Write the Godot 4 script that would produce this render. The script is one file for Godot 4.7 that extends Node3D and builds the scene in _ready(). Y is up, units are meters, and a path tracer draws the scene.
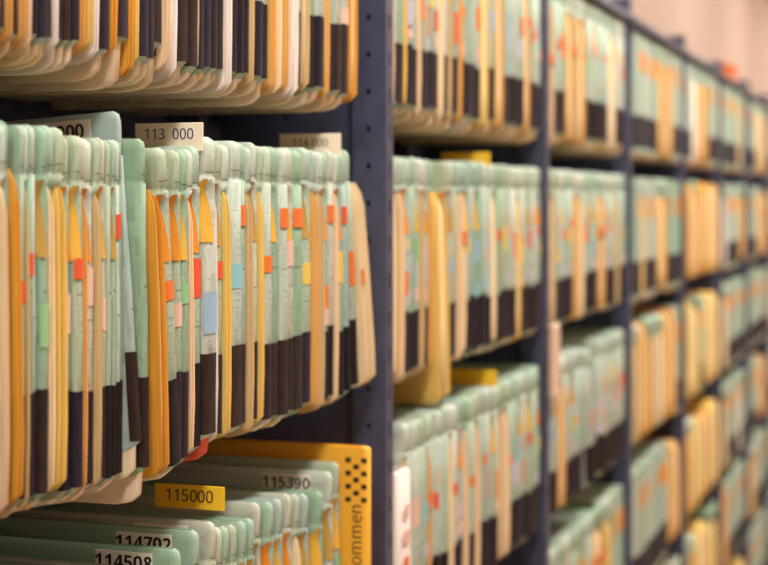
extends Node3D
# A long steel filing rack packed with hanging files, seen along its aisle.
# World: rack runs along -z, its files face +x (the aisle); y up, metres.

const F := 1600.0          # focal length in pixels of the 768x565 frame
const VX := 920.0          # vanishing point of the run
const VY := 200.0          # horizon
const EYE := 1.85          # camera height
const YAW := 0.32322       # atan((VX-384)/F)
const D := 0.683           # camera to the plane of the file fronts
const PITCH := 0.375       # from one row of files to the next
const U := [1.005, 2.033, 2.998, 3.93, 4.89, 5.85, 6.81, 7.77, 8.73]   # the uprights along the run
const ROWTOP := 0.06       # top of the files of row 2, above the camera

var rng := RandomNumberGenerator.new()
var used := {}
var M := {}
var green_left := 300
var paper_left := 300
var far_st: SurfaceTool
var rack: Node3D

# ---------------------------------------------------------------- helpers
func t_of(px: float, dd := D) -> float:      # pixel column -> distance along the run, on the plane of the file fronts
	var z = F * dd / cos(YAW) / (VX - px)
	return (z - dd * sin(YAW)) / cos(YAW)

func numbered(called: String) -> String:
	var n = used.get(called, 0)
	used[called] = n + 1
	return called if n == 0 else "%s_%03d" % [called, n]

func tag(o: Node, label: String, category: String, group := "") -> void:
	o.set_meta("label", label)
	o.set_meta("category", category)
	if group != "":
		o.set_meta("group", group)

func mat(c: Color, rough := 0.9, key := "") -> StandardMaterial3D:
	var m := StandardMaterial3D.new()
	m.albedo_color = c
	m.roughness = rough
	if key != "":
		M[key] = m
	return m

func sb() -> SurfaceTool:
	var st := SurfaceTool.new()
	st.begin(Mesh.PRIMITIVE_TRIANGLES)
	return st

func commit(st: SurfaceTool, called: String, m: Material, parent: Node) -> MeshInstance3D:
	st.generate_normals()
	var o := MeshInstance3D.new()
	o.mesh = st.commit()
	o.material_override = null
	o.mesh.surface_set_material(0, m)
	o.name = called
	parent.add_child(o, true)
	return o

func tri(st: SurfaceTool, a: Vector3, b: Vector3, c: Vector3, ua := Vector2.ZERO, ub := Vector2.ZERO, uc := Vector2.ZERO) -> void:
	st.set_uv(ua); st.add_vertex(a)
	st.set_uv(ub); st.add_vertex(b)
	st.set_uv(uc); st.add_vertex(c)

func quad(st: SurfaceTool, a: Vector3, b: Vector3, c: Vector3, d: Vector3) -> void:
	tri(st, a, b, c, Vector2(0, 0), Vector2(1, 0), Vector2(1, 1))
	tri(st, a, c, d, Vector2(0, 0), Vector2(1, 1), Vector2(0, 1))

func box(st: SurfaceTool, lo: Vector3, hi: Vector3) -> void:
	st.set_smooth_group(-1)
	var p = []
	for k in 8:
		p.append(Vector3(hi.x if k & 1 else lo.x, hi.y if k & 2 else lo.y, hi.z if k & 4 else lo.z))
	quad(st, p[0], p[2], p[3], p[1]); quad(st, p[4], p[5], p[7], p[6])
	quad(st, p[0], p[4], p[6], p[2]); quad(st, p[1], p[3], p[7], p[5])
	quad(st, p[0], p[1], p[5], p[4]); quad(st, p[2], p[6], p[7], p[3])

func cbox(st: SurfaceTool, lo: Vector3, hi: Vector3, c: Color) -> void:
	st.set_color(c)
	box(st, lo, hi)

# a box with small chamfers, used for plates, rails and cards
func bevel_box(st: SurfaceTool, lo: Vector3, hi: Vector3, b: float) -> void:
	st.set_smooth_group(-1)
	var rings = []
	for lv in [[lo.y, b], [lo.y + b, 0.0], [hi.y - b, 0.0], [hi.y, b]]:
		var e = lv[1]
		rings.append([Vector3(lo.x + e, lv[0], lo.z + b), Vector3(lo.x + b, lv[0], lo.z + e), Vector3(hi.x - b, lv[0], lo.z + e), Vector3(hi.x - e, lv[0], lo.z + b),
			Vector3(hi.x - e, lv[0], hi.z - b), Vector3(hi.x - b, lv[0], hi.z - e), Vector3(lo.x + b, lv[0], hi.z - e), Vector3(lo.x + e, lv[0], hi.z - b)])
	for k in 3:
		for i in 8:
			var j = (i + 1) % 8
			quad(st, rings[k][i], rings[k][j], rings[k + 1][j], rings[k + 1][i])
	for i in range(1, 7):
		tri(st, rings[0][0], rings[0][i + 1], rings[0][i])
		tri(st, rings[3][0], rings[3][i], rings[3][i + 1])

# cross-section of a file, from its near back edge round the spine to its far back edge
func ring(y: float, fx: float, th: float, back: float, notch := 0.0, zo := 0.0) -> PackedVector3Array:
	var r = min(th * 0.42, 0.0035)
	var h = th * 0.5
	var p := PackedVector3Array()
	var n = fx - notch
	for q in [Vector2(-back, h), Vector2(n - r - 0.006, h), Vector2(n - r, h), Vector2(n - 0.3 * r, h - 0.3 * r), Vector2(n, h - r),
			Vector2(fx, -h + r), Vector2(fx - 0.3 * r, -h + 0.3 * r), Vector2(fx - r, -h), Vector2(-back, -h)]:
		p.append(Vector3(q.x, y, q.y + zo))
	return p

# skin a stack of rings; lids: close the bottom, and the top with a rim around sunken contents
func loft(st: SurfaceTool, rings: Array, height: float, a := 0, b := 8, bottom := true, top := 1, closed_back := true) -> void:
	st.set_smooth_group(1)
	for k in rings.size() - 1:
		var lo: PackedVector3Array = rings[k]
		var hi: PackedVector3Array = rings[k + 1]
		for i in range(a, b):
			var u0 = i / 8.0
			var u1 = (i + 1) / 8.0
			var v0 = 1.0 - lo[i].y / height
			var v1 = 1.0 - hi[i].y / height
			tri(st, lo[i], hi[i], hi[i + 1], Vector2(u0, v0), Vector2(u0, v1), Vector2(u1, v1))
			tri(st, lo[i], hi[i + 1], lo[i + 1], Vector2(u0, v0), Vector2(u1, v1), Vector2(u1, v0))
	st.set_smooth_group(-1)
	if closed_back:
		for k in rings.size() - 1:
			quad(st, rings[k][8], rings[k + 1][8], rings[k + 1][0], rings[k][0])
	if bottom:
		var r0: PackedVector3Array = rings[0]
		for i in range(1, 8):
			tri(st, r0[0], r0[i], r0[i + 1])
	if top == 1:
		var rt: PackedVector3Array = rings[rings.size() - 1]
		for i in range(1, 8):
			tri(st, rt[0], rt[i + 1], rt[i])
	elif top == 2:
		var rt: PackedVector3Array = rings[rings.size() - 1]
		var inner := PackedVector3Array()
		var c = (rt[0] + rt[8]) * 0.5
		var half = (rt[0].z - rt[8].z) * 0.5
		var s = max(0.25, 1.0 - 0.0011 / half)
		for q in rt:
			inner.append(Vector3(min(q.x, rt[4].x - 0.0012), q.y, c.z + (q.z - c.z) * s))
		for i in 8:
			quad(st, rt[i], inner[i], inner[i + 1], rt[i + 1])
			var dn = Vector3(0, -0.012, 0)
			quad(st, inner[i], inner[i] + dn, inner[i + 1] + dn, inner[i + 1])

func text(called: String, s: String, size: float, m: Material, parent: Node, at: Vector3, rot := Vector3.ZERO, bold := false, font := "Droid Sans") -> void:
	var tm := TextMesh.new()
	var f := SystemFont.new()
	f.font_names = PackedStringArray([font])
	if bold:
		f.font_weight = 700
	tm.font = f
	tm.text = s
	tm.font_size = 32
	tm.pixel_size = size / 24.0
	tm.depth = 0.0003
	tm.material = m
	var o := MeshInstance3D.new()
	o.mesh = tm
	o.name = called
	parent.add_child(o, true)
	o.position = at
	o.rotation = rot

# ---------------------------------------------------------------- materials
func grain(base: Color, spread: float, freq: float, seed_: int) -> NoiseTexture2D:
	var n := FastNoiseLite.new()
	n.seed = seed_
	n.frequency = freq
	n.fractal_octaves = 4
	var nt := NoiseTexture2D.new()
	nt.width = 256; nt.height = 256
	nt.noise = n
	nt.seamless = true
	var g := Gradient.new()
	g.set_color(0, base * (1.0 - spread)); g.set_color(1, base * (1.0 + spread))
	var c0 = g.get_color(0); c0.a = 1.0; g.set_color(0, c0)
	var c1 = g.get_color(1); c1.a = 1.0; g.set_color(1, c1)
	nt.color_ramp = g
	return nt

# a card spine as printed: ruled ticks on a slightly stained ground
func spine_print(seed_: int) -> ImageTexture:
	var r := RandomNumberGenerator.new()
	r.seed = seed_
	var img := Image.create(64, 512, false, Image.FORMAT_RGB8)
	img.fill(Color(1, 1, 1))
	for k in 260:
		var v = r.randf_range(0.90, 1.0)
		img.fill_rect(Rect2i(r.randi_range(0, 60), r.randi_range(0, 500), r.randi_range(1, 5), r.randi_range(2, 40)), Color(v, v * r.randf_range(0.98, 1.0), v * r.randf_range(0.97, 1.0)))
	var y := 120
	while y < 380:
		if r.randf() < 0.55:
			img.fill_rect(Rect2i(r.randi_range(28, 36), y, r.randi_range(3, 8), 1), Color(0.60, 0.64, 0.63))
		y += 13
	img.fill_rect(Rect2i(24, r.randi_range(215, 300), 34, 2), Color(0.62, 0.65, 0.63))
	img.fill_rect(Rect2i(20, 52 + r.randi_range(-8, 8), 40, 2), Color(0.62, 0.68, 0.65))
	img.generate_mipmaps()
	return ImageTexture.create_from_image(img)

var MINTS = [Color(0.66, 0.75, 0.69), Color(0.71, 0.77, 0.73), Color(0.60, 0.71, 0.65), Color(0.75, 0.79, 0.76), Color(0.64, 0.72, 0.71), Color(0.66, 0.72, 0.64), Color(0.56, 0.69, 0.60), Color(0.73, 0.75, 0.70)]
var DARKS = [Color(0.185, 0.13, 0.16), Color(0.125, 0.09, 0.105), Color(0.155, 0.125, 0.18), Color(0.195, 0.135, 0.13), Color(0.145, 0.105, 0.145)]
var STICK = {"orange": Color(0.88, 0.45, 0.16), "cyan": Color(0.52, 0.75, 0.78), "pink": Color(0.87, 0.72, 0.67), "lilac": Color(0.76, 0.72, 0.82), "yellow": Color(0.86, 0.76, 0.36), "red": Color(0.86, 0.33, 0.18), "green": Color(0.55, 0.74, 0.56), "blue": Color(0.58, 0.70, 0.82)}
var PAPERS = {"o": ["orange", Color(0.86, 0.65, 0.36)], "O": ["deep orange", Color(0.85, 0.60, 0.20)], "y": ["yellow", Color(0.89, 0.75, 0.40)], "c": ["cream", Color(0.92, 0.83, 0.68)], "w": ["off-white", Color(0.91, 0.87, 0.86)], "p": ["pinkish buff", Color(0.90, 0.78, 0.64)], "t": ["tan", Color(0.80, 0.69, 0.50)], "r": ["red", Color(0.88, 0.38, 0.27)]}

func materials() -> void:
	var prints = []
	for k in 4:
		prints.append(spine_print(40 + k))
	for k in MINTS.size():
		var m := mat(MINTS[k], 0.72, "mint%d" % k)
		m.albedo_texture = prints[k % 4]
	for k in DARKS.size():
		var m := mat(Color(1, 1, 1), 0.75, "dark%d" % k)
		m.metallic_specular = 0.3
		m.albedo_texture = grain(DARKS[k], 0.22, 0.02, 7 + k)
		m.uv1_scale = Vector3(2, 0.5, 1)
	for k in STICK:
		mat(STICK[k], 0.6, "s_" + k)
	for k in PAPERS:
		var m := mat(Color(1, 1, 1), 0.85, "p_" + k)
		m.albedo_texture = grain(PAPERS[k][1], 0.10, 0.012, 30)
		m.uv1_scale = Vector3(3, 0.4, 1)
		var q := mat(Color(1, 1, 1), 0.9, "q_" + k)
		q.albedo_texture = grain(PAPERS[k][1].lerp(Color(0.95, 0.91, 0.83), 0.55 if k != "r" else 0.0), 0.12, 0.03, 31)
		q.uv1_scale = Vector3(6, 0.3, 1)
	mat(Color(0.86, 0.53, 0.13), 0.5, "tab_orange")
	mat(Color(0.85, 0.66, 0.24), 0.5, "tab_yellow")
	mat(Color(0.70, 0.56, 0.27), 0.5, "tab_tan")
	mat(Color(0.94, 0.91, 0.88), 0.8, "label_white")
	mat(Color(0.25, 0.07, 0.07), 0.8, "ink_red")
	mat(Color(0.12, 0.08, 0.09), 0.8, "ink_black")
	mat(Color(0.20, 0.18, 0.42), 0.8, "ink_blue")
	mat(Color(0.96, 0.91, 0.83), 0.8, "card_cream")
	mat(Color(0.95, 0.77, 0.16), 0.6, "card_yellow")
	var steel := mat(Color(1, 1, 1), 0.45, "steel")
	steel.albedo_texture = grain(Color(0.27, 0.285, 0.39), 0.10, 0.02, 3)
	steel.metallic = 0.15
	steel.uv1_triplanar = true
	steel.uv1_scale = Vector3(3, 3, 3)
	var v := mat(Color(1, 1, 1), 0.85, "far")
	v.vertex_color_use_as_albedo = true

# ---------------------------------------------------------------- files
# o: th, raise, out, lean (radians), droop, tab, stickers[], number
func hanging_file(x: float, y: float, z: float, o: Dictionary, place: String, detail: bool) -> void:
	var th: float = o.th
	var H: float = o.get("h", 0.31)
	var L := 0.275
	var root := Node3D.new()
	root.name = numbered("hanging_file")
	add_child(root)
	root.position = Vector3(x, y, z)
	root.rotation = Vector3(o.get("lean", 0.0), o.get("yaw", 0.0), o.get("roll", 0.0))
	var mk: int = o.mint
	var tab: String = o.get("tab", "")
	var notch = func(yy: float) -> float:
		if tab == "":
			return 0.0
		var q = H - yy
		if q < 0.041 or q > 0.106: return 0.0
		if q < 0.056: return lerp(0.0, 0.011, (q - 0.041) / 0.015)
		return lerp(0.011, 0.0, pow((q - 0.056) / 0.05, 1.6))
	var lv = [[0.0, -0.020, 1.0], [0.003, -0.008, 1.0], [0.010, 0.0, 1.0], [H * 0.5, 0.001, 1.0], [H - 0.107, 0.0, 1.0]]
	if tab != "":
		for q in [0.10, 0.085, 0.070, 0.056, 0.048]:
			lv.append([H - q, 0.0, 1.0])
	lv.append_array([[H - 0.041, 0.0, 1.0], [H - 0.0395, -0.0022, 0.84], [H - 0.037, -0.0004, 0.88], [H - 0.009, 0.0, 0.88], [H - 0.003, -0.0015, 0.82], [H, -0.006, 0.62]])
	var rings = []
	for l in lv:
		rings.append(ring(l[0], l[1], th * l[2], L, notch.call(l[0])))
	var st := sb()
	loft(st, rings, H, 0, 8, true, 2, true)
	commit(st, "cover", M["mint%d" % mk], root)
	# dark foot band round the spine
	var bt: float = o.get("band", 0.093)
	var e := 0.0007
	st = sb()
	var br = []
	for l in [[0.010, 0.0], [bt * 0.5, 0.0], [bt, 0.0006]]:
		br.append(ring(l[0], l[1] + e, th + 2 * e, L))
	loft(st, br, bt, 1, 7, false, 0, false)
	commit(st, "foot_band", M["dark%d" % o.dark], root)
	# the papers inside, showing below the cover and sunk in its top
	var dr: float = o.get("droop", 0.006)
	st = sb()
	var pr = []
	var pt = th * 0.72
	for l in [[-dr, -0.030, 0.85], [-dr + 0.003, -0.016, 1.0], [-dr + 0.010, -0.007, 1.0], [0.02, -0.004, 1.0], [H - 0.115, -0.016, 1.0], [H - 0.014, -0.02, 0.9]]:
		pr.append(ring(l[0], l[1], pt * l[2], L - 0.012))
	loft(st, pr, H, 0, 8, true, 1, true)
	commit(st, "papers", M["q_" + o.get("paper", "c")], root)
	if tab != "":
		st = sb()
		st.set_smooth_group(1)
		var prev = []
		for q in [[0.043, 0.02], [0.049, 0.25], [0.056, 0.5], [0.070, 0.8], [0.085, 0.92], [0.100, 0.96], [0.1065, 0.97]]:
			var yy: float = H - q[0]
			var rg = ring(yy, 0.0, th, L, notch.call(yy))
			var q0: Vector3 = rg[3] + Vector3(-0.010 * q[1], 0, 0.0011)
			q0.z = th * 0.5 + 0.0014
			var q1: Vector3 = rg[3] + Vector3(0.0012, 0, 0.0014)
			var q2: Vector3 = rg[4].lerp(rg[5], q[1] * 0.75) + Vector3(0.0018, 0, 0.0008)
			if prev.size():
				quad(st, prev[0], q0, q1, prev[1])
				quad(st, prev[1], q1, q2, prev[2])
			prev = [q0, q1, q2]
		commit(st, "index_tab", M["tab_" + tab], root)
	for s in o.get("stickers", []):
		st = sb()
		var sr = []
		for yy in [s[1] - s[2] * 0.5, s[1] + s[2] * 0.5]:
			sr.append(ring(yy, 0.0015, th + 0.0018, L))
		loft(st, sr, H, 2, 6, false, 0, false)
		var so := commit(st, "sticker", M["s_" + s[0]], root)
		so.set_meta("label", s[0] + " sticker")
	if o.has("number"):
		var n = o.number          # [text, ink, left, width, letter height]
		st = sb()
		bevel_box(st, Vector3(n[2] - n[3] * 0.5, H - 0.030, th * 0.43), Vector3(n[2] + n[3] * 0.5, H - 0.005, th * 0.44 + 0.0008), 0.0003)
		var lb := commit(st, "number_label", M[n[5] if n.size() > 5 else "label_white"], root)
		if n[0] != "":
			text("number", n[0], n[4], M[n[1]], lb, Vector3(n[2], H - 0.0155, th * 0.44 + 0.0009), Vector3.ZERO, true)
	# words
	var look: String = ["mint green", "pale grey-green", "green", "pale green", "bluish green", "olive-tinged green", "deeper green", "greyish cream-green"][mk]
	var s2 = look + " hanging file"
	var ex = []
	if o.has("number") and o.number[0] != "": ex.append("numbered " + o.number[0])
	if abs(o.get("lean", 0.0)) > 0.03: ex.append("leaning")
	if tab != "": ex.append(tab + " index tab")
	for s in o.get("stickers", []):
		if ex.size() < 3 and not ex.has(s[0] + " sticker"): ex.append(s[0] + " sticker")
	if ex.size() < 2: ex.append(("thick" if th > 0.017 else "thin") + " spine")
	tag(root, s2 + ", " + ", ".join(ex.slice(0, 2)) + ", " + place, "file", "hanging files " + place)

# a loose folder or envelope pushed between the hanging files: two card leaves round a block of pages
func paper_folder(x: float, y: float, z: float, o: Dictionary, place: String) -> void:
	var th: float = o.th
	var H: float = o.get("h", 0.272)
	var L := 0.262
	var cov: bool = o.get("cover", true)
	if cov:
		H = 0.268
	var root := Node3D.new()
	root.name = numbered("paper_stuffed_file" if o.get("cover", true) else "paper_folder")
	add_child(root)
	root.position = Vector3(x, y, z)
	root.rotation = Vector3(o.get("lean", 0.0), o.get("yaw", 0.0), 0)
	var dr: float = o.get("droop", 0.0)
	var w: float = rng.randf_range(-0.0012, 0.0012)
	var bulge: float = th * 0.78 if cov else th      # the papers fill most of their cover
	var st := sb()
	var pr = []
	for l in [[-dr, -0.026, 0.5], [-dr + 0.004, -0.012, 0.66], [-dr + 0.014, -0.003, 0.72], [0.06, -0.0015, 0.75], [H * 0.6, -0.001, 0.7], [H - 0.03, -0.002, 0.6], [H - 0.014, -0.005, 0.35], [H - 0.003, -0.010, 0.12]]:
		pr.append(ring(l[0], l[1], bulge * l[2], L - 0.01, 0.0, w * sin(l[0] * 22.0)))
	loft(st, pr, H, 0, 8, true, 1, true)
	commit(st, "pages", M["q_" + o.code], root)
	if o.get("cover", true):
		# the green hanging cover that the papers bulge out of
		var Hc := 0.31
		var y0 := 0.006
		st = sb()
		var gr = []
		for l in [[y0, -0.024, 0.97], [y0 + 0.006, -0.010, 1.0], [Hc - 0.07, -0.008, 1.0], [Hc - 0.05, -0.006, 1.0], [Hc - 0.041, 0.0, 1.0], [Hc - 0.0395, -0.0022, 0.84], [Hc - 0.037, -0.0004, 0.88], [Hc - 0.009, 0.0, 0.88], [Hc - 0.003, -0.0015, 0.82], [Hc, -0.006, 0.62]]:
			gr.append(ring(l[0], l[1], th * l[2] + 0.0006, L + 0.012))
		loft(st, gr, Hc, 0, 8, true, 2, true)
		commit(st, "cover", M["mint%d" % rng.randi_range(0, 7)], root)
		st = sb()
		var fb = [ring(0.013, -0.0093, th + 0.0016, L), ring(0.093, -0.0073, th + 0.0016, L)]
		loft(st, fb, 0.093, 1, 7, false, 0, false)
		commit(st, "foot_band", M["dark%d" % rng.randi_range(0, 4)], root)
	st = sb()
	for s in [-1, 1]:
		var cr = []
		var pr2 = rng.randf_range(0.0, 0.002)
		for l in [[-dr - 0.001, -0.022, 0.42], [-dr + 0.003, -0.008, 0.46], [-dr + 0.012, 0.0, 0.48], [0.06, 0.001, 0.5], [H * 0.6, 0.001, 0.48], [H - 0.03, 0.0, 0.42], [H - 0.012, -0.003, 0.26], [H, -0.009, 0.10]]:
			cr.append(ring(l[0], l[1] + pr2, 0.0012, L, 0.0, s * (bulge * l[2] - 0.0006) + w * sin(l[0] * 22.0)))
		loft(st, cr, H, 0, 8, true, 1, true)
	commit(st, "card_leaves", M["p_" + o.code], root)
	if o.get("h", 0.272) < 0.29 and rng.randf() < 0.2 and o.code != "y":
		st = sb()
		var yy = rng.randf_range(0.14, 0.22)
		var sr = [ring(yy, 0.0036, th * 0.98, L), ring(yy + 0.018, 0.0036, th * 0.98, L)]
		loft(st, sr, H, 2, 6, false, 0, false)
		commit(st, "sticker", M["s_orange"], root).set_meta("label", "orange sticker")
	var nm = PAPERS[o.code][0]
	var kind = "paper-stuffed file" if o.get("cover", true) else "paper folder"
	var ex = "leaning " if abs(o.get("lean", 0.0)) > 0.03 else ""
	tag(root, "%s %s%s %s from the upright, %s" % [o.get("nth", "single"), ex, nm, kind, place], "file" if o.get("cover", true) else "folder", "paper-stuffed files, " + place)

# coarse file for the far sections: the same pieces as plain blocks in one object
func far_file(x: float, y: float, z: float, th: float, c: Color, band: Color, paper: Color, tab: bool, lean: float) -> void:
	var b0 = Transform3D(Basis(Vector3(1, 0, 0), lean), Vector3(x, y, z))
	var h = th * 0.5
	var L := 0.27
	var parts = [[Vector3(-L, 0.0, -h), Vector3(0, 0.27, h), c], [Vector3(-L, 0.272, -h * 0.88), Vector3(-0.001, 0.306, h * 0.88), c if band.a > 0.5 else paper]]
	if band.a > 0.5:
		parts.append([Vector3(-0.02, 0.010, -h - 0.0004), Vector3(0.0008, 0.093, h + 0.0004), band])
		parts.append([Vector3(-L + 0.01, -0.012, -h * 0.7), Vector3(-0.006, 0.0, h * 0.7), paper])
	if tab:
		parts.append([Vector3(-0.012, 0.205, -h * 0.3), Vector3(0.001, 0.26, h + 0.0006), Color(0.80, 0.30, 0.03)])
	for p in parts:
		var st := far_st
		st.set_smooth_group(-1)
		st.set_color(p[2])
		var lo: Vector3 = p[0]
		var hi: Vector3 = p[1]
		var q = []
		for k in 8:
			q.append(b0 * Vector3(hi.x if k & 1 else lo.x, hi.y if k & 2 else lo.y, hi.z if k & 4 else lo.z))
		quad(st, q[0], q[2], q[3], q[1]); quad(st, q[4], q[5], q[7], q[6])
		quad(st, q[0], q[4], q[6], q[2]); quad(st, q[1], q[3], q[7], q[5])
		quad(st, q[0], q[1], q[5], q[4]); quad(st, q[2], q[6], q[7], q[3])

# ---------------------------------------------------------------- filling a shelf from a list of strips
# "px code px code ... px": each strip runs to the next px on the plane of the file fronts.
# g = filled with hanging files, G = one hanging file, the rest = paper folders by colour.
# after the code: ^mm raised, +mm pushed out, :px leaning (foot shifted), _mm papers hang down, #number, @tab, |sticker
var most := 1.0
func fill(bay: int, row: int, strips: String, place: String, tops := 0.0, thmax := 1.0) -> void:
	most = thmax
	var tok = strips.split(" ", false)
	var base = EYE + ROWTOP + tops - (row - 2) * PITCH - 0.31
	var k := 0
	var seen := {}
	var i2 = tok.size() - 2
	nth = {}
	while i2 >= 1:
		var cc: String = tok[i2][0] + ("!" if "!" in tok[i2] else "")
		seen[cc] = seen.get(cc, 0) + 1
		nth[i2 - 1] = ORD[min(seen[cc] - 1, ORD.size() - 1)]
		i2 -= 2
	while k + 2 < tok.size() + 0:
		var a = t_of(float(tok[k]))
		var b = t_of(float(tok[k + 2]))
		var code: String = tok[k + 1]
		cur_nth = nth[k]
		k += 2
		if code[0] == "g":
			var n = max(1, int(round((b - a) / rng.randf_range(0.0165, 0.0195))))
			var cuts = [a]
			for i in range(1, n):
				cuts.append(a + (b - a) * (i + rng.randf_range(-0.28, 0.28)) / n)
			cuts.append(b)
			for i in n:
				one(bay, row, base, cuts[i], cuts[i + 1], "G", place)
		else:
			one(bay, row, base, a, b, code, place)

var nth := {}
var cur_nth := ""
const ORD := ["first", "second", "third", "fourth", "fifth", "sixth", "seventh", "eighth", "ninth", "tenth", "eleventh", "twelfth", "thirteenth"]

func mods(code: String) -> Dictionary:
	var d := {}
	var cur := ""
	var val := ""
	for ch in code.substr(1):
		if ch in "^+:_#@|!~*":
			if cur != "": d[cur] = val
			cur = ch; val = ""
		else:
			val += ch
	if cur != "": d[cur] = val
	return d

func one(bay: int, row: int, base: float, a: float, b: float, code: String, place: String) -> void:
	var m = mods(code)
	var th = (b - a) - 0.0024
	th = min(th, most)
	if m.has("*"):
		th = float(m["*"]) / 1000.0
	var mid = a + th * 0.5 + 0.0012
	var out = float(m.get("+", rng.randf_range(-2.5, 3.0))) / 1000.0
	var x = -D + out
	var y = base + float(m.get("^", rng.randf_range(-3.5, 3.0))) / 1000.0
	var lean = 0.0
	if m.has(":"):
		var px = VX - F * D / cos(YAW) / (mid * cos(YAW) + D * sin(YAW))
		lean = (t_of(px) - t_of(px - float(m[":"]))) / 0.30
	var c0 = code[0]
	if c0 == "G":
		var mint = rng.randi_range(0, 7)
		var dark = rng.randi_range(0, 4)
		var paper = ["c", "c", "w", "t", "p", "y"][rng.randi_range(0, 5)]
		if m.has("~"):
			paper = m["~"]
		var tab = ""
		if m.has("@"):
			tab = {"o": "orange", "y": "yellow", "t": "tan", "n": ""}[m["@"]]
		elif rng.randf() < (0.42 if row != 1 else 0.3):
			tab = ["orange", "orange", "yellow", "tan"][rng.randi_range(0, 3)]
		var stickers = []
		if m.has("|"):
			stickers.append([{"r": "red", "o": "orange", "c": "cyan", "l": "lilac", "p": "pink", "y": "yellow"}[m["|"]], 0.232, 0.022])
			tab = ""
		elif rng.randf() < 0.5:
			stickers.append([STICK.keys()[rng.randi_range(0, 7)], rng.randf_range(0.13, 0.19), rng.randf_range(0.015, 0.05)])
			if rng.randf() < 0.35:
				stickers.append([["cyan", "pink", "lilac"][rng.randi_range(0, 2)], rng.randf_range(0.105, 0.115), 0.02])
		elif rng.randf() < 0.25:
			stickers.append([["orange", "red"][rng.randi_range(0, 1)], rng.randf_range(0.17, 0.20), 0.018])
		var droop = float(m.get("_", rng.randf_range(2.0, 9.0) + (rng.randf_range(2.0, 14.0) if row == 1 else 0.0))) / 1000.0
		var band = 0.093 + rng.randf_range(-0.003, 0.003)
		if green_left > 0:
			green_left -= 1
			var o = {"th": th, "mint": mint, "dark": dark, "paper": paper, "tab": tab, "stickers": stickers, "droop": droop, "band": band, "lean": lean, "h": 0.31 - (max(0.0, y - base) if row == 1 else 0.0), "yaw": rng.randf_range(-0.0012, 0.0012)}
			if m.has("#"):
				var v: String = m["#"]
				if v == "a": 
					o.number = ["10000", "ink_red", -0.060, 0.062, 0.0135]
					o.roll = 0.07
				else:
					o.number = [v, "ink_red" if v == "115390" else "ink_black", -0.058, 0.062, 0.0145]
			hanging_file(x, y, -mid, o, place, true)
		else:
			far_file(x, y, -mid, th, MINTS[mint].srgb_to_linear(), DARKS[dark].srgb_to_linear(), PAPERS[paper][1].srgb_to_linear(), tab != "", lean)
	else:
		var dr = float(m.get("_", rng.randf_range(-4.0, 4.0) + (rng.randf_range(0.0, 10.0) if row == 1 else 0.0))) / 1000.0
		if not m.has("!"):
			x = -D + out * 0.4
		if paper_left > 0:
			paper_left -= 1
			paper_folder(x, y, -mid, {"th": th, "code": c0, "lean": lean, "cover": not m.has("!"), "nth": cur_nth, "droop": dr, "h": (0.27 if bay < 3 else 0.30) + rng.randf_range(-0.02, 0.012), "yaw": rng.randf_range(-0.0012, 0.0012)}, place)
		else:
			far_file(x, y, -mid, th, PAPERS[c0][1].srgb_to_linear(), Color(0, 0, 0, 0), MINTS[rng.randi_range(0, 7)].srgb_to_linear() if not m.has("!") else PAPERS[c0][1].srgb_to_linear(), false, lean)

# an upright divider card with lettering, standing between the files
func divider(px: float, top: float, width: float, depth_in: float, m: Material, s: String, ink: String, size: float, label: String, cat := "card", tall := 0.029) -> void:
	var st := sb()
	var z = -t_of(px)
	var root := Node3D.new()
	root.name = numbered("divider_card")
	add_child(root)
	root.position = Vector3(-D - depth_in, EYE + top - tall, z)
	bevel_box(st, Vector3(-width, 0, -0.0007), Vector3(0, tall, 0.0007), 0.0005)
	commit(st, "card", m, root)
	if s != "":
		text("number", s, size, M[ink], root, Vector3(-width * 0.5, tall - 0.0115, 0.001))
	tag(root, label, cat)

# a wide-spined ring binder: two boards, a rounded spine and its pages
func binder(pa: float, pb: float, top: float, out: float, m: Material, called: String, label: String) -> Node3D:
	var a = t_of(pa)
	var b = t_of(pb)
	var H := 0.315
	var th = b - a
	var root := Node3D.new()
	root.name = numbered(called)
	add_child(root)
	root.position = Vector3(-D + out, EYE + top - H, -(a + b) * 0.5)
	var st := sb()
	var rr = []
	for l in [[0.0, -0.004, 0.99], [0.002, 0.0, 1.0], [H * 0.5, 0.002, 1.0], [H - 0.003, 0.0, 1.0], [H, -0.006, 0.98]]:
		rr.append(ring(l[0], l[1], th * l[2], 0.27))
	loft(st, rr, H, 0, 8, true, 2, false)
	commit(st, "boards", m, root)
	st = sb()
	bevel_box(st, Vector3(-0.262, 0.006, -th * 0.40), Vector3(-0.02, H - 0.013, th * 0.40), 0.002)
	commit(st, "pages", M.q_w, root)
	tag(root, label, "binder")
	return root

func printed(parent: Node, called: String, y0: float, y1: float, w: float, x: float, m: Material) -> void:
	var st := sb()
	st.set_smooth_group(-1)
	var a = Vector3(x, y0, w * 0.5)
	quad(st, a, a + Vector3(0, 0, -w), Vector3(x, y1, -w * 0.5), Vector3(x, y1, w * 0.5))
	commit(st, called, m, parent)

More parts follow.
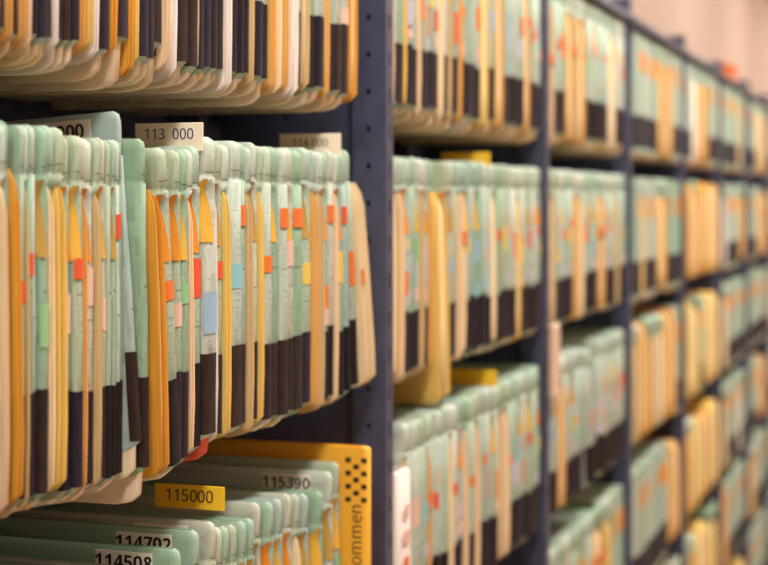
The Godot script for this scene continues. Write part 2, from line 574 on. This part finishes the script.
# ---------------------------------------------------------------- the rack
# plate in the x-y plane (or z-y plane) with a column of slots cut through it
func slotted(st: SurfaceTool, axis: Vector3, o: Vector3, w: float, y0: float, y1: float, thick: Vector3, slot_w: float, slot_h: float, step: float) -> void:
	st.set_smooth_group(-1)
	var a = (w - slot_w) * 0.5
	var add = func(u0: float, u1: float, v0: float, v1: float):
		var p = o + axis * u0 + Vector3(0, v0, 0)
		var q = o + axis * u1 + Vector3(0, v1, 0) + thick
		box(st, Vector3(min(p.x, q.x), min(p.y, q.y), min(p.z, q.z)), Vector3(max(p.x, q.x), max(p.y, q.y), max(p.z, q.z)))
	add.call(0.0, a, y0, y1)
	add.call(a + slot_w, w, y0, y1)
	var v = y0
	while v < y1:
		add.call(a, a + slot_w, v, min(v + step - slot_h, y1))
		v += step

func build_rack() -> void:
	rack = Node3D.new()
	rack.name = "filing_rack"
	add_child(rack)
	tag(rack, "long dark blue-grey steel filing rack with slotted uprights", "rack")
	var top = EYE + 0.50
	var front = -D + 0.005
	for b in 9:
		var z = -U[b]
		var st := sb()
		# front post: an open channel, slotted in the face and in both flanks
		slotted(st, Vector3(0, 0, -1), Vector3(front, 0, z), 0.030, 0.0, top, Vector3(-0.002, 0, 0), 0.007, 0.020, 0.05)
		slotted(st, Vector3(-1, 0, 0), Vector3(front - 0.002, 0, z), 0.046, 0.0, top, Vector3(0, 0, -0.002), 0.005, 0.008, 0.05)
		slotted(st, Vector3(-1, 0, 0), Vector3(front - 0.002, 0, z - 0.028), 0.046, 0.0, top, Vector3(0, 0, -0.002), 0.005, 0.008, 0.05)
		commit(st, "front_post", M.steel, rack)
		st = sb()
		slotted(st, Vector3(-1, 0, 0), Vector3(-D - 0.27, 0, z), 0.05, 0.0, top, Vector3(0, 0, -0.030), 0.008, 0.012, 0.05)
		commit(st, "rear_post", M.steel, rack)
		st = sb()
		slotted(st, Vector3(-1, 0, 0), Vector3(front - 0.048, 0, z - 0.012), 0.20, 0.0, top - 0.02, Vector3(0, 0, -0.0015), 0.010, 0.014, 0.094)
		commit(st, "side_panel", M.steel, rack)
	for r in range(1, 7):
		var yt = EYE + ROWTOP - (r - 2) * PITCH
		for b in 8:
			var z0 = -U[b] - 0.031
			var z1 = -U[b + 1] + 0.001
			var st := sb()
			bevel_box(st, Vector3(-D - 0.315, yt - 0.012, z1), Vector3(-D - 0.297, yt + 0.010, z0), 0.002)
			commit(st, "hanging_rail", M.steel, rack)
	for b in 8:
		var z0 = -U[b] - 0.031
		var z1 = -U[b + 1] + 0.001
		var st := sb()
		bevel_box(st, Vector3(-D - 0.30, EYE + 0.438, z1), Vector3(-D + 0.012, EYE + 0.458, z0), 0.003)
		commit(st, "top_shelf", M.steel, rack)
		st = sb()
		box(st, Vector3(-D - 0.326, 0.05, z1), Vector3(-D - 0.322, EYE + 0.44, z0))
		commit(st, "back_panel", M.steel, rack)
		st = sb()
		bevel_box(st, Vector3(-D - 0.30, 0.03, z1), Vector3(-D + 0.012, 0.06, z0), 0.003)
		commit(st, "bottom_shelf", M.steel, rack)

func structure(called: String, lo: Vector3, hi: Vector3, m: Material) -> MeshInstance3D:
	var st := sb()
	box(st, lo, hi)
	var o := commit(st, called, m, self)
	o.set_meta("kind", "structure")
	return o

func lamp(z: float, k: int) -> void:
	var root := Node3D.new()
	root.name = numbered("ceiling_light")
	add_child(root)
	root.position = Vector3(0.05, 3.5, z)
	var st := sb()
	bevel_box(st, Vector3(-0.16, 0.02, -0.62), Vector3(0.16, 0.098, 0.62), 0.006)
	commit(st, "housing", M.lamp_body, root)
	st = sb()
	bevel_box(st, Vector3(-0.14, 0.004, -0.60), Vector3(0.14, 0.0195, 0.60), 0.003)
	commit(st, "diffuser", M.lamp_glow, root)
	var al := AreaLight3D.new()
	al.area_size = Vector2(0.28, 1.2)
	al.light_energy = LAMP_E
	al.light_color = Color(1.0, 0.975, 0.92)
	al.shadow_enabled = true
	al.area_range = 20.0
	al.rotation = Vector3(-PI / 2, 0, 0)
	al.position = Vector3(0, -0.002, 0)
	root.add_child(al)
	tag(root, "white fluorescent ceiling light over the aisle", "lamp", "ceiling lights over the aisle")

const LAMP_E := 5.2

func _ready() -> void:
	rng.seed = 20240611
	# camera
	var cam := Camera3D.new()
	cam.name = "camera"
	cam.projection = Camera3D.PROJECTION_FRUSTUM
	cam.near = 0.05
	cam.far = 100.0
	cam.size = 0.05 * 565.0 / F
	cam.frustum_offset = Vector2(0, -0.05 * (282.5 - VY) / F)
	cam.position = Vector3(0, EYE, 0)
	cam.rotation = Vector3(0, YAW, 0)
	var ca := CameraAttributesPhysical.new()
	ca.frustum_focal_length = 75.0
	ca.exposure_aperture = 75.0 / 16.5
	ca.frustum_focus_distance = 1.56
	cam.attributes = ca
	add_child(cam)
	cam.current = true
	# sky and exposure
	var env := Environment.new()
	env.background_mode = Environment.BG_SKY
	var sky := Sky.new()
	var pm := ProceduralSkyMaterial.new()
	pm.sky_top_color = Color(0.55, 0.68, 0.88)
	pm.sky_horizon_color = Color(0.86, 0.88, 0.90)
	pm.ground_bottom_color = Color(0.4, 0.38, 0.35)
	pm.ground_horizon_color = Color(0.7, 0.7, 0.68)
	pm.sun_angle_max = 0.0
	sky.sky_material = pm
	env.sky = sky
	env.tonemap_mode = Environment.TONE_MAPPER_LINEAR
	env.tonemap_exposure = 1.0
	env.sdfgi_enabled = true
	env.ssao_enabled = true
	env.ssil_enabled = true
	var we := WorldEnvironment.new()
	we.environment = env
	add_child(we)
	materials()
	mat(Color(0.9, 0.9, 0.88), 0.6, "lamp_body")
	var lg := mat(Color(0.95, 0.95, 0.92), 0.6, "lamp_glow")
	lg.emission_enabled = true
	lg.emission = Color(1.0, 0.975, 0.92)
	lg.emission_energy_multiplier = 2.0
	# the room
	var wm := mat(Color(1, 1, 1), 0.9)
	wm.albedo_texture = grain(Color(0.70, 0.60, 0.545), 0.02, 0.01, 11)
	wm.uv1_triplanar = true
	var cm := mat(Color(0.90, 0.86, 0.81), 0.9)
	var fm := mat(Color(1, 1, 1), 0.6)
	fm.albedo_texture = grain(Color(0.76, 0.69, 0.60), 0.06, 0.02, 12)
	fm.uv1_triplanar = true
	var xl = -D - 0.36
	structure("floor", Vector3(xl - 0.1, -0.1, -13.1), Vector3(1.5, 0.0, 2.6), fm)
	structure("ceiling", Vector3(xl - 0.1, 3.6, -13.1), Vector3(1.5, 3.7, 2.6), cm)
	structure("wall_left", Vector3(xl - 0.1, 0.0, -13.1), Vector3(xl, 3.6, 2.6), wm)
	structure("wall_right", Vector3(1.4, 0.0, -13.1), Vector3(1.5, 3.6, 2.6), wm)
	structure("wall_back", Vector3(xl, 0.0, -13.1), Vector3(1.4, 3.6, -13.0), wm)
	structure("wall_front", Vector3(xl, 0.0, 2.5), Vector3(1.4, 3.6, 2.6), wm)
	for k in 7:
		lamp(1.2 - k * 2.2, k)
	build_rack()
	# the files
	far_st = sb()
	var P01 := "top row above the 113 000 card"
	var P02 := "same row as the 113 000 card"
	var P03 := "row of the yellow 115000 card"
	var P11 := "top row above the blank yellow card"
	var P12 := "same row as the bulging yellow envelope"
	var P13 := "row below the bulging yellow envelope"
	fill(0, 2, "-36 g 0 p+2 7 G@o^3*6 14 O:3+3! 20 G 25 t 29 G 34 G 39 G 46 c+1 56 y+1 66 G@o^-6 73 G@y^-5 81 o+1^-5 87 G@o^-7 96 t^-6 102 G@y^-5 107 G^-7 112 G^-6 117 G|r^-6 122 G@n^-6 125 G+14^22_26#a@n~p*7 132 G:3+13^-4@n*9_26~p 144 O:10+17!_6*16 157 G:13+15^-10@o*20 174 G@o^-12 181 G@y^-12 188 p+2^-10 194 G@o^-6 203 G+3@y~r_20^4 214 w 217 G@t 223 y+2 230 G+2@n 241 G|o 248 t 254 G@t 259 y 264 G@n 271 G 280 G|o 287 G 295 G|o 304 G@t 312 o 317 t+2 324 G@o 330 G|o 335 p+2*8 341 G:3*13@o 348 G|r:6*13 356 G:9*12^5 363 c:12!*10+4_-6 371 c:15!*11+3_-8 379", P02)
	fill(0, 1, "-36 g -18 o 0 G 5 o 15 G 20 o 28 p 34 G 40 G 47 G 55 w 60 G 66 G 72 G 78 o 87 y 92 w 99 G 108 O 117 G^12_37 128 O 134 y 139 G 147 G 154 G^14_36 163 p 170 w 179 G_15 188 G 196 t 200 G 207 G 214 G 220 G 226 w 233 G 239 G 244 G 250 t 255 G 262 G 268 o+3 275 c 282 o+2 289 w+5 297 G 301 t+2 309 G 316 G 323 o+2 329 G 335 G 341 G 347 O+4_4 357", P01)
	fill(0, 3, "105 g 140 G^-16@n 158 G^-12@n 175 G#114508^0@n 195 G#114702^9@n 210 G#114725@y^11 219 G@t^1 225 G@t 233 G@t 241 G@y 250 G@o^-5 258 G@t^8 268 G@o^4 278 G@y^2 288 G@o 297 c^-3 307 G@t^-8 318 G@y^-11 330 G#115390@t^6 338 G@y^13 345", P03, -0.024, 0.012)
	fill(1, 2, "391 c^6 395 t 399 p 404 g 420 t 425 g 430 o*12 437 y:4+4_58! 447 g 457 p 462 c 467 g 490 c 497 g 515 y 521 g 540", P12)
	fill(1, 1, "391 p 394 g 402 y 407 g 416 p 421 g 437 c 443 g 448 t 451 g 457 o 462 g 480 y 489 g 495 o 504 g 523 o 530 g 540", P11)
	fill(1, 3, "405 t 409 g 427 o 431 g 448 c 453 g 463 p 468 g 475 p 480 g 497 t 503 p 509 g 540", P13)
	var P2 = ["", "top row of the third section", "second row of the third section", "third row of the third section", "fourth row of the third section", "fifth row of the third section"]
	fill(2, 1, "549 p 553 g 565 o 573 t 577 o 585 g 608 c 615 g 624", P2[1])
	fill(2, 2, "549 t 556 g 573 o 579 c 584 g 598 o 605 g 616 t 619 g 624", P2[2])
	fill(2, 3, "552 g 558 o 565 g 582 p!*3 589 G:6*17 592.5 G:6*17 596 G:6*17 600 g 624", P2[3])
	fill(2, 4, "552 g 566 o 570 g 592 o 606 y 612 g 624", P2[4])
	var words = ["top", "second", "third", "fourth", "fifth", "sixth"]
	var secs = ["", "", "", "fourth", "fifth", "sixth", "seventh", "eighth"]
	var farlist = {
		3: ["635 g 657 O 664 t 667 o 673 g 681", "635 g 640 y 644 g 656 O 668 g 681", "635 t 640 O! 647 o 652 t 658 c 664 O! 671 o! 676 g 681", "635 g 668 O! 674 o! 681", "635 g 660 y! 667 y! 674 y 681"],
		4: ["687 g 691 w 698 O 705 o 708 g 718", "687 O! 694 p 698 O! 703 O! 708 y! 713 o! 718", "687 y! 693 y! 700 g 704 y! 711 y! 718", "687 O 694 y! 700 y! 706 o! 712 y! 718", "687 g 695 y! 703 y! 711 y 718"],
		5: ["722 g 738 t 742 g 745", "722 w 726 g 740 O 745", "722 p 728 g 745", "722 t 728 g 738 w 741 g 745", "722 O! 725 o! 728 g 745", "722 g 735 y! 740 y! 745"],
		6: ["749 g 756 t 760 o 766", "749 g 757 t 760 O! 763 O! 766", "749 g 766", "749 g 758 O! 762 o! 766", "749 o 755 g 766", "749 g 766"],
		7: ["770 g 774 t 776 g 781", "770 g 775 o! 778 y! 781", "770 o! 774 g 781", "770 g 781", "770 g 781", "770 g 781"]}
	for b in farlist:
		for r in farlist[b].size():
			fill(b, r + 1, farlist[b][r], "%s row of the %s section" % [words[r], secs[b]])
	var fo := commit(far_st, "distant_hanging_files", M.far, self)
	fo.set_meta("kind", "stuff")
	tag(fo, "distant green, orange and yellow hanging files packed along the far sections", "files")
	# divider cards
	divider(202.9, 0.078, 0.076, -0.0005, M.card_cream, "113  000", "ink_blue", 0.0108, "cream divider card handwritten 113 000 between green files")
	divider(340.9, 0.083, 0.082, 0.0, M.card_cream, "114 000", "ink_red", 0.010, "cream divider card marked 114 000 beside the grey upright")
	divider(224.8, -0.2975, 0.080, 0.0, M.card_yellow, "115000", "ink_black", 0.0125, "bright yellow divider card numbered 115000", "card", 0.025)
	divider(490, 0.080, 0.085, 0.0, M.card_yellow, "", "", 0.0, "blank yellow divider card in the second section")
	divider(497, -0.290, 0.10, 0.0, M.card_yellow, "", "", 0.0, "blank yellow card below the bulging yellow envelope")
	# binders
	var yb := Node3D.new()
	yb.name = "catalogue"
	add_child(yb)
	yb.position = Vector3(-D + 0.030, EYE - 0.309 - 0.315, -t_of(345) - 0.009)
	var yst := sb()
	var yr = []
	for l in [[0.0, -0.004, 1.0], [0.003, 0.0, 1.0], [0.312, 0.0, 1.0], [0.3145, -0.003, 0.98], [0.315, -0.007, 0.96]]:
		yr.append(ring(l[0], l[1], 0.015 * l[2], 0.27))
	loft(yst, yr, 0.315, 0, 8, true, 2, true)
	commit(yst, "cover", mat(Color(0.92, 0.68, 0.20), 0.55), yb)
	yst = sb()
	bevel_box(yst, Vector3(-0.265, 0.004, -0.005), Vector3(-0.012, 0.306, 0.005), 0.001)
	commit(yst, "pages", M.q_w, yb)
	var ck := mat(Color(0.16, 0.10, 0.05), 0.55)
	for j in 7:
		for i in 3:
			if (i + j) % 2 == 0:
				yst = sb()
				var px = -0.030 + i * 0.0105
				var py = 0.246 + j * 0.0082
				bevel_box(yst, Vector3(px, py, 0.0073), Vector3(px + 0.0075, py + 0.0062, 0.0078), 0.0001)
				commit(yst, "checker_square", ck, yb)
	text("lettering", "thommen", 0.0165, mat(Color(0.35, 0.22, 0.08), 0.6), yb, Vector3(-0.016, 0.195, 0.0077), Vector3(0, 0, PI / 2))
	tag(yb, "yellow catalogue with black checker squares and vertical lettering beside the upright", "catalogue")
	var wb := binder(391, 404, -0.372, 0.010, mat(Color(0.90, 0.85, 0.84), 0.6), "ring_binder", "white ring binder with small pink and orange marks below the bulging yellow envelope")
	for k in 6:
		printed(wb, "printed_mark", 0.07 + k * 0.036, 0.088 + k * 0.036, 0.022 if k % 2 else 0.030, 0.0033, M.s_pink if k % 3 else M.s_orange)
	# a card holder clipped to the second upright, and a box on top of the rack
	var st := sb()
	bevel_box(st, Vector3(0, -0.07, -0.028), Vector3(0.012, 0.07, 0.028), 0.003)
	var ch := commit(st, "card_holder", mat(Color(0.86, 0.74, 0.66), 0.6), self)
	ch.position = Vector3(-D + 0.0055, EYE - 0.31, -U[2] - 0.045)
	tag(ch, "pale pink card holder clipped to a grey upright", "card holder")
	var bxr := Node3D.new()
	bxr.name = "storage_box"
	add_child(bxr)
	bxr.position = Vector3(-D - 0.09, EYE + 0.4585, -6.48)
	st = sb()
	bevel_box(st, Vector3(-0.07, 0, -0.12), Vector3(0.07, 0.055, 0.12), 0.003)
	commit(st, "body", mat(Color(0.88, 0.45, 0.16), 0.7), bxr)
	st = sb()
	bevel_box(st, Vector3(-0.074, 0.0555, -0.124), Vector3(0.074, 0.075, 0.124), 0.003)
	commit(st, "lid", mat(Color(0.86, 0.40, 0.14), 0.7), bxr)
	tag(bxr, "orange cardboard box lying on top of the rack", "box")
